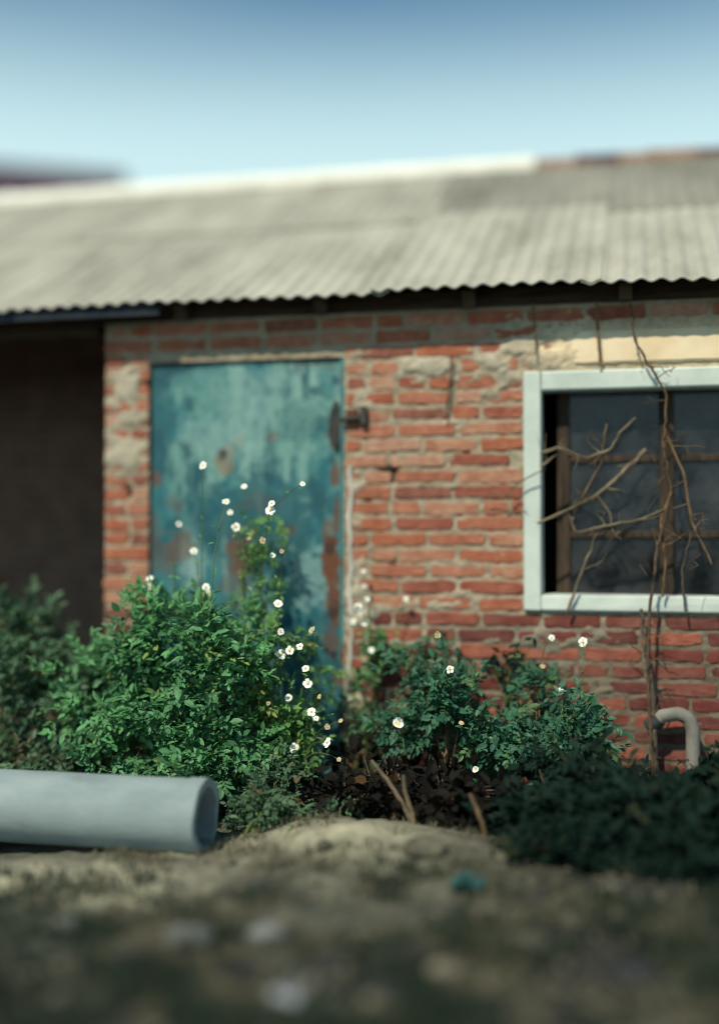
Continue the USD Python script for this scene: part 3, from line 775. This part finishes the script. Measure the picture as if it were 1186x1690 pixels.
def plant(name, label, cat, base, lobes, clumps, per, size, cols, seed, group=None, stem='green_stem', flowers=(), fy=None, pinnate=True, nstem=6, spread=.035, stem_r=.004, fr=.0175):
    s = np.random.default_rng(seed)
    root = empty(name, label=label, cat=cat, group=group)
    wts = np.array([l[3] * l[4] for l in lobes], float); wts /= wts.sum()
    cen, out, lob = [], [], []
    while len(cen) < clumps:
        li = s.choice(len(lobes), p=wts)
        u, v, y, ru, rv = lobes[li][:5]
        c0 = W(u, v, y)
        rx, rz = W(u + ru, v, y)[0] - c0[0], c0[2] - W(u, v + rv, y)[2]
        ry = min(.26, (rx + rz) * .45)
        d = unit(s.normal(0, 1, 3)); r = s.uniform(.45, 1.05)
        p = c0 + d * np.array([rx, ry, rz]) * r
        if p[1] > -.03:
            p[1] = -.03 - s.uniform(0, .05)
        if p[2] < .02 + float(ground_z(p[0], p[1])):
            continue
        if noise(p * 7.0, seed) < .44:
            continue
        cen.append(p); out.append(d)
    cen, out = np.array(cen), np.array(out)
    V, Fc, C = foliage(cen, out, per, spread, size, s, cols, pinnate)
    base = np.asarray(base, float)
    roots = [np.array([base[0] + s.normal(0, .05), base[1] + s.normal(0, .03), 0]) for _ in range(nstem)]
    for b in roots:
        b[2] = float(ground_z(b[0], b[1])) - .02
    assign = np.array([min(range(nstem), key=lambda k: abs(c[0] - (base[0] + (k / max(1, nstem - 1) - .5) * 2 * (np.abs(cen[:, 0] - base[0]).mean()))) + s.uniform(0, .05)) for c in cen])
    for k in range(nstem):
        idx = np.nonzero(assign == k)[0]
        if len(idx) == 0:
            continue
        hub = roots[k] * .35 + cen[idx].mean(0) * .65
        main = wobble(bez(roots[k], roots[k] * .6 + hub * .4 + [0, 0, .06], hub), .006, seed + k)
        parts = [tube(main, np.linspace(stem_r * 1.6, stem_r, len(main)), 5)]
        for i in idx[:40]:
            parts.append(tube(wobble(bez(hub, (hub + cen[i]) / 2 + [0, 0, .05], cen[i], 5), .005, seed * 31 + int(i)), np.linspace(stem_r * .8, stem_r * .3, 5), 4, cap=False))
        obj('stem', join(parts), stem, root)
    # flowers on their own stalks
    VV, FF, CC = [V], [Fc], [C]
    nn = len(V)
    for i, fl in enumerate(flowers):
        u, v, kind = fl if len(fl) == 3 else (*fl, 0)
        y = (fy if fy is not None else -.3) + s.uniform(-.05, .05)
        c = W(u, v, y)
        foot = cen[np.argmin(np.abs(cen[:, 0] - c[0]) * 1.2 + np.abs(cen[:, 2] - (c[2] - .14)) + .5 * np.abs(cen[:, 1] - c[1]))]
        if foot[2] > c[2] - .03:
            foot = foot + [0, 0, -.12]
        st = wobble(bez(foot, np.array([foot[0] * .7 + c[0] * .3, foot[1], (foot[2] + c[2]) / 2 + .05]), c, 8), .0025, seed * 77 + i)
        st[-1] = c
        obj('flower_stalk', tube(st, np.linspace(.0024, .0013, len(st)), 5), 'green_stem', root)
        face = np.array([s.normal(.1, .4), -1.0, s.uniform(.1, 1.0)])
        r = fr * s.uniform(.62, 1.18) * (1.35 if kind == 2 else .8 if kind == 1 else 1)
        (pv, pf), (hv, hf) = bloom(c, face, r, s, half=kind == 2)
        fp = obj('flower', (pv, pf), 'wilted' if kind == 1 else 'petal', root, label='yellowed fading flower' if kind == 1 else None)
        obj('flower_heart', (hv, hf), 'flower_heart', fp)
        # small leaves up the stalk
        L = np.linalg.norm(st[-1] - st[0])
        m_ = int(L / .05)
        if m_ > 1:
            pos = st[1:-2][s.integers(0, len(st) - 3, m_)] + s.normal(0, .008, (m_, 3))
            dd = unit(s.normal(0, 1, (m_, 3)) + [0, -.4, .3])
            lv, lf = leaflets(pos, dd, unit(np.array([0, -.4, 1]) + s.normal(0, .4, (m_, 3))), size * s.uniform(.4, .9, m_), s.uniform(.6, 1, m_))
            VV.append(lv); FF.append(lf + nn); nn += len(lv); CC.append(np.repeat(np.tile(cols[1], (m_, 1)) * s.uniform(.7, 1.1, (m_, 1)), 7, 0))
    obj('foliage', (np.vstack(VV), np.vstack(FF)), 'dark_leaf' if cols[1].max() < .05 else 'leaf', root, color=np.clip(np.vstack(CC), .004, 1), kind='stuff')
    return root


plant('flowering_shrub', 'large bushy green shrub with small white flowers overhanging the pipe and hiding the door foot', 'shrub', G(330, 1300),
      [(300, 1060, -.42, 120, 95), (230, 1060, -.40, 80, 80), (360, 1120, -.48, 76, 100), (280, 1180, -.50, 130, 90), (400, 1230, -.55, 70, 55), (180, 1150, -.45, 90, 110), (250, 1240, -.56, 110, 50), (335, 1275, -.72, 60, 24)],
      300, 9, .040, GREEN, 101, flowers=[(247, 955), (247, 969), (340, 969), (343, 979), (222, 1033, 1), (246, 1034), (347, 1049), (335, 768), (373, 828), (380, 846), (295, 865), (390, 870), (320, 910), (403, 803), (411, 889, 1), (300, 1005, 1)], fy=-.42, nstem=8)
plant('daisy_plant', 'tall sprawling yellow-green daisy plant with many white flowers in front of the teal door', 'plant', G(450, 1330),
      [(445, 1090, -.34, 30, 60), (440, 1170, -.42, 40, 60), (480, 1200, -.38, 34, 44), (440, 1260, -.45, 60, 50), (510, 1110, -.22, 26, 50), (430, 960, -.2, 24, 50), (425, 880, -.14, 18, 30)],
      95, 8, .034, YGREEN, 102, flowers=[(499, 799), (448, 831), (446, 842), (433, 892, 1), (450, 917), (465, 910, 1), (459, 997), (463, 1043, 0), (515, 1040, 1), (495, 1067), (478, 1074), (463, 1081), (504, 1104), (508, 1129), (476, 1152), (443, 1161, 1),
                                  (514, 1175), (521, 1186), (485, 1234), (540, 1226), (559, 1254, 1), (527, 1150, 1), (540, 1200, 1), (562, 1190, 1)], fy=-.52, nstem=6)
plant('daisy_stalks', 'thin stalks of white flowers against the brick beside the door edge', 'plant', G(600, 1310),
      [(605, 1150, -.10, 20, 40), (640, 1075, -.09, 40, 22), (600, 1225, -.14, 28, 34), (590, 1170, -.1, 20, 14)], 24, 6, .026, GREEN, 103,
      flowers=[(600, 943), (602, 968), (590, 1002), (597, 1012), (583, 1026), (602, 1028), (606, 989), (613, 1073), (670, 989), (617, 1050, 1), (595, 1240, 1)], fy=-.09, nstem=4, spread=.02, fr=.016)
plant('flowering_bush', 'mid-size dark green bush with white blooms under the brick wall right of the door', 'bush', G(740, 1345),
      [(740, 1140, -.25, 60, 40), (700, 1190, -.28, 60, 45), (780, 1180, -.30, 70, 60), (690, 1110, -.16, 30, 40), (740, 1230, -.34, 110, 40), (640, 1200, -.22, 40, 26), (730, 1070, -.12, 26, 26)],
      125, 8, .036, BLUEGREEN, 104, flowers=[(742, 1105), (658, 1196, 2), (761, 1194, 1), (809, 1222, 1), (785, 1271, 2), (755, 1280, 1), (722, 1048, 1)], fy=-.42, nstem=6, stem='brown_stem')
plant('flowering_bush', 'rounded dim green bush with a few blurred white flowers below the window corner', 'bush', G(900, 1365),
      [(900, 1190, -.32, 75, 50), (870, 1240, -.4, 90, 45), (885, 1140, -.14, 26, 30), (950, 1230, -.38, 60, 50)],
      100, 8, .036, BLUEGREEN, 105, flowers=[(910, 1053), (962, 1060), (925, 1140), (895, 1100, 1)], fy=-.25, nstem=5, stem='brown_stem')
plant('ivy_sprig', 'loose climbing sprig of dark leaves on the bricks under the window sill corner', 'plant', W(840, 1250, -.05),
      [(835, 1090, -.05, 14, 24), (880, 1060, -.05, 20, 16), (820, 1105, -.05, 14, 14)], 9, 4, .030, DARKGREEN, 106, nstem=2, pinnate=False, spread=.02)
plant('shrub', 'dull green shrub in the shade at the far left beside the recess', 'shrub', G(60, 1310),
      [(40, 1110, -.25, 90, 100), (120, 1150, -.3, 80, 100), (60, 1250, -.5, 110, 50), (-60, 1180, -.3, 90, 120), (150, 1090, -.2, 50, 60), (40, 1040, -.1, 70, 50)], 210, 8, .042, DULL, 107, nstem=6)
plant('low_weeds', 'dark low weeds spilling from the pipe mouth towards the sand heap', 'weeds', G(430, 1390),
      [(430, 1330, -.75, 60, 40), (480, 1300, -.6, 70, 40), (400, 1370, -.9, 30, 26), (520, 1330, -.66, 70, 34)], 85, 7, .032, DULL, 108, nstem=5)
plant('shade_brush', 'added tangle of black leaves and stems standing in for shade between the sand heap and the bushes', 'brush', G(640, 1350),
      [(600, 1320, -.62, 90, 40), (700, 1320, -.62, 100, 44), (800, 1330, -.66, 90, 46), (640, 1270, -.35, 120, 30), (880, 1330, -.7, 80, 50)], 150, 7, .036, SHADEBLACK, 109, nstem=7, stem='dead_stem', pinnate=False)  # near-black foliage added to stand in for shade under the bushes
plant('dark_scrub', 'dark blue-green scrub in front of the wall below the window', 'scrub', G(980, 1400),
      [(960, 1310, -.65, 110, 70), (900, 1360, -.8, 90, 60), (1010, 1360, -.85, 100, 70), (930, 1410, -1.0, 90, 40)], 190, 8, .040, DARKGREEN, 110, nstem=6, stem='dead_stem')
plant('dark_scrub', 'dark scrub clump at the right edge below the bent pale pipe', 'scrub', G(1120, 1400),
      [(1100, 1340, -.6, 90, 60), (1200, 1310, -.55, 50, 70), (1120, 1380, -.85, 120, 70), (1220, 1380, -.8, 110, 80), (1130, 1430, -1.05, 110, 36)], 210, 8, .040, DARKGREEN, 111, nstem=6, stem='dead_stem')

# bare stems under the bushes
for i, (pl, y, lab) in enumerate((([(612, 1255), (640, 1288), (660, 1320), (682, 1362)], -.75, 'bent orange-brown dead stalk left of the other, above the sand heap'),
                                  ([(665, 1280), (668, 1310), (684, 1352)], -.8, 'short upright brown dead stalk beside the bent one'),
                                  ([(775, 1310), (788, 1340), (800, 1370)], -.85, 'thin brown stalk leaning in the dark brush under the bush'),)):
    pts = wobble(resample([W(u, v, y) for u, v in pl], .02), .002, 200 + i)
    pts[-1][2] = float(ground_z(pts[-1][0], pts[-1][1])) - .01
    obj('dead_stalk', tube(pts, np.linspace(.006, .009, len(pts)), 6), 'dry_vine' if i < 2 else 'brown_stem', label=lab, cat='stalk', group='dead stalks above the sand heap')

# ------------------------------------------------------------------ dry vine over the window
vine = empty('dry_vine', label='leafless dry vine climbing in front of the window', cat='vine')


def branch(name, pl, y0, y1, r0, r1, mat='dry_vine', seed=0, parent=vine):
    ys_ = np.linspace(y0, y1, len(pl))
    pts = wobble(resample([W(u, v, y) for (u, v), y in zip(pl, ys_)], .02), .0025, seed)
    q_ = np.random.default_rng(900 + seed)
    rr = np.linspace(r0, r1, len(pts)) * q_.uniform(.82, 1.2, len(pts))
    ms = [tube(pts, rr, 6)]
    for _ in range(max(2, len(pts) // 6)):
        i = int(q_.integers(1, len(pts) - 1))
        d = unit(np.array([q_.normal(0, 1), q_.normal(-.2, .3), q_.normal(.25, .7)])) * q_.uniform(.04, .13)
        mid = pts[i] + d * .5 + q_.normal(0, .01, 3)
        ms.append(tube(wobble(bez(pts[i], mid, pts[i] + d, 6), .003, int(q_.integers(1e6))), np.linspace(min(rr[i] * .5, .004), .0012, 6), 5))
        e = pts[i] + d * .6
        ms.append(tube(np.array([mid * .5 + e * .5, e + q_.normal(0, .02, 3), e + d * .3 + q_.normal(0, .03, 3)]), [.0018, .0014, .0009], 4))
    return obj(name, join(ms), mat, parent)


branch('stem', [(1078, 1290), (1072, 1200), (1068, 1100), (1072, 1000), (1085, 900), (1108, 810), (1094, 740), (1100, 650), (1046, 560), (1040, 498)], -.10, -.05, .007, .0045, 'vine_stem', seed=1)
branch('stem', [(1082, 1290), (1078, 1150), (1060, 1040), (1058, 1004)], -.09, -.06, .010, .007, 'dead_stem', seed=2)
branch('twig', [(886, 864), (935, 842), (985, 818), (1030, 778), (1064, 742)], -.09, -.03, .005, .009, seed=3)
branch('twig', [(892, 748), (922, 738), (965, 756), (1008, 742), (1022, 712), (1048, 690)], -.08, -.04, .007, .004, seed=4)
branch('twig', [(893, 770), (915, 752), (930, 738)], -.07, -.05, .006, .004, seed=5)
branch('twig', [(936, 842), (950, 880), (1000, 868), (1050, 860), (1094, 842)], -.06, -.07, .006, .005, seed=6)
branch('twig', [(985, 818), (1006, 846), (1012, 882), (1040, 868)], -.06, -.05, .006, .003, seed=7)
branch('twig', [(936, 1010), (952, 965), (972, 912), (985, 880)], -.04, -.06, .006, .004, seed=8)
branch('twig', [(1108, 812), (1090, 860), (1098, 930), (1094, 985)], -.07, -.05, .008, .004, 'brown_stem', seed=9)
branch('twig', [(1100, 720), (1128, 780), (1140, 860), (1175, 930)], -.07, -.05, .006, .004, 'brown_stem', seed=10)
branch('twig', [(948, 846), (970, 802), (990, 770), (1000, 700)], -.06, -.05, .005, .003, 'brown_stem', seed=11)
branch('twig', [(828, 826), (846, 804), (868, 790), (900, 772)], -.05, -.06, .003, .0025, seed=12)
branch('twig', [(1130, 1010), (1124, 940), (1140, 880)], -.05, -.06, .005, .003, 'dead_stem', seed=13)
for i, (pl, y, r, mt, lab) in enumerate((([(984, 498), (986, 545), (990, 604)], -.03, .006, 'brown_stem', 'thin brown stick hanging from the eave left of the vine tip'),
                                         ([(745, 588), (741, 640), (734, 692)], -.022, .0045, 'rusty_iron', 'rusty wire hanging against the bricks left of the window'),
                                         ([(880, 500), (882, 540), (884, 585)], -.03, .004, 'brown_stem', 'short brown stick by the upper left corner of the window'))):
    pts = wobble(resample([W(u, v, y) for u, v in pl], .02), .0015, 240 + i)
    obj(('hanging_stick', 'rusty_wire', 'hanging_stick')[i], tube(pts, r, 6), mt, label=lab, cat=('stick', 'wire', 'stick')[i])

# bent pale pipe low on the wall
bp = resample([W(1076, 1196, -.07), W(1092, 1182, -.075), W(1120, 1178, -.08), W(1136, 1186, -.08), W(1143, 1206, -.08), W(1143, 1260, -.08), W(1143, 1310, -.08)], .012)
bent = empty('bent_pipe', label='bent pale waste pipe low on the wall at the right', cat='pipe')
obj('pipe_bend', tube(bp, .027, 12), 'bent_pipe', bent, smooth=50)
obj('pipe_socket', tube([W(1070, 1200, -.06), W(1080, 1193, -.07), W(1088, 1186, -.074)], .031, 12), 'dark_stone', bent, smooth=50)


# ------------------------------------------------------------------ stones and litter
def rock(c, rx, ry, rz, seed, sub=2):
    m_ = trimesh.creation.icosphere(sub, 1.0)
    v = np.array(m_.vertices)
    v *= (.72 + .55 * fbm(v * 1.6 + seed * 3.1, 3, seed))[:, None]
    v = np.sign(v) * np.abs(v) ** .85
    return v * [rx, ry, rz] + c, np.array(m_.faces)


STONES = [(702, 1436, 34, 20, 'brown_stone', 'brown angular stone at the right foot of the sand heap'), (310, 1562, 46, 16, 'rubble', 'flat pale rubble slab left of the front stones'),
          (442, 1556, 36, 20, 'rubble', 'pale lumpy rubble block in the middle foreground'), (484, 1648, 26, 20, 'rubble', 'small pale stone nearest the camera at bottom centre'),
          (735, 1612, 32, 20, 'brown_stone', 'brown rubble stone standing right of centre foreground'), (470, 1528, 26, 12, 'brown_stone', 'small brown stone behind the pale rubble block'),
          (590, 1545, 40, 14, 'brown_stone', 'low brown stone in the grass before the sand heap'), (860, 1560, 46, 16, 'brown_stone', 'broad brown stone in dark soil at right'),
          (1050, 1600, 40, 16, 'dark_stone', 'dark stone at lower right of the yard'), (220, 1600, 44, 14, 'dark_stone', 'dark flat stone at the lower left of the yard'),
          (120, 1530, 30, 10, 'rubble', 'thin pale stone before the concrete pipe'), (640, 1640, 36, 16, 'dark_stone', 'dark stone between the two front pale stones'),
          (540, 1590, 24, 12, 'dark_stone', 'little dark stone right of the rubble block'), (800, 1505, 30, 10, 'brown_stone', 'flat brown stone below the dark scrub'),
          (960, 1530, 30, 12, 'brown_stone', 'brown stone at the foot of the dark scrub'), (380, 1505, 28, 10, 'brown_stone', 'brown stone below the pipe mouth')]
for i, (u, v, ru, rv, mt, lab) in enumerate(STONES):
    g = G(u, v)
    k = (g[1] + D) / F
    g[2] = float(ground_z(g[0], g[1]))
    obj('stone', rock(g + [0, 0, rv * k * .35], ru * k, ru * k * .7, rv * k * 1.05, 400 + i), mt, label=lab, cat='stone', group='stones strewn over the yard', smooth=35)
g = G(470, 1655); g[2] = float(ground_z(g[0], g[1])) + .02
xs, ys_ = np.meshgrid(np.linspace(-1, 1, 9), np.linspace(-1, 1, 9), indexing='ij')
q = np.stack([xs, ys_, xs * 0], -1)
pl = np.stack([xs * .035, ys_ * .03, (fbm(q * 1.7, 3, 9) - .4) * .05], -1).reshape(-1, 3) + g
obj('paper_scrap', join([(pl, grid_faces(9, 9)), (pl - [0, 0, .001], grid_faces(9, 9)[:, ::-1])]), 'white_litter', label='crumpled white paper scrap among the front stones', cat='litter')
g = G(772, 1474); g[2] = float(ground_z(g[0], g[1])) + .025
pl = np.stack([xs * .05, ys_ * .035, (fbm(q * 1.9, 3, 19) - .4) * .07], -1).reshape(-1, 3) + g
obj('plastic_scrap', join([(pl, grid_faces(9, 9)), (pl - [0, 0, .001], grid_faces(9, 9)[:, ::-1])]), 'teal_litter', label='crumpled teal plastic scrap right of the sand heap', cat='litter')
# pebbles and crumbs nobody could count
s = np.random.default_rng(77)
ico = trimesh.creation.icosphere(0, 1.0)
parts = []
for i in range(1500):
    p = G(s.uniform(-80, 1270), s.uniform(1425, 1740))
    r = s.uniform(.003, .011) * (s.uniform(1.5, 3.2) if s.random() < .12 else 1)
    p[2] = float(ground_z(p[0], p[1])) + r * .3
    parts.append((np.array(ico.vertices) * (r * s.uniform(.7, 1.3, 3)) * [1, 1, .7] + p, np.array(ico.faces)))
obj('pebbles', join(parts), 'brown_stone', label='loose pebbles and crumbs strewn over the bare earth', cat='pebbles', kind='stuff')


def blades(n, region, h, cols, seed, dens):
    s = np.random.default_rng(seed)
    pts = []
    while len(pts) < n:
        u, v = s.uniform(region[0], region[1]), s.uniform(region[2], region[3])
        p = G(u, v)
        if noise(p * np.array([6, 6, 0]) + .3, seed) < dens or noise(p * np.array([19, 19, 0]), seed + 1) < .4:
            continue
        if seed == 501 and np.exp(-(((p[0] - MOUND[0]) / .4) ** 2 + ((p[1] - MOUND[1]) / .22) ** 2)) > .45 and s.random() < .9:
            continue
        p[2] = float(ground_z(p[0], p[1])) - .004
        pts.append(p)
    p = np.array(pts); N = len(p)
    az = s.uniform(0, 2 * np.pi, N); hh = h * s.uniform(.4, 1.4, N); ln = s.uniform(.15, 1.1, N)
    d = np.stack([np.cos(az) * ln, np.sin(az) * ln, np.ones(N)], 1); d = unit(d)
    w = np.stack([-np.sin(az), np.cos(az), np.zeros(N)], 1) * s.uniform(.0012, .003, N)[:, None]
    mid = p + d * (hh * .55)[:, None]; tip = p + unit(d + np.stack([np.cos(az), np.sin(az), -.2 * np.ones(N)], 1) * .7) * hh[:, None]
    v = np.stack([p - w, p + w, mid - w * .8, mid + w * .8, tip], 1).reshape(-1, 3)
    f = (np.array([[0, 1, 3], [0, 3, 2], [2, 3, 4]])[None] + (np.arange(N) * 5)[:, None, None]).reshape(-1, 3)
    c = cols[0] + (cols[1] - cols[0]) * s.random((N, 1))
    return v, f, np.repeat(c, 5, 0)


v1, f1_, c1 = blades(11000, (-60, 1250, 1440, 1760), .065, (np.array([.012, .025, .018]), np.array([.035, .055, .03])), 501, .5)
obj('grass', (v1, f1_), 'grass_blade', color=c1, label='short dark green grass scattered over the yard', cat='grass', kind='stuff')
v1, f1_, c1 = blades(7000, (150, 1250, 1365, 1700), .05, (np.array([.09, .085, .05]), np.array([.19, .175, .115])), 503, .5)
obj('dry_grass', (v1, f1_), 'grass_blade', color=c1, label='dry straw-coloured grass around the sand heap and stones', cat='grass', kind='stuff')
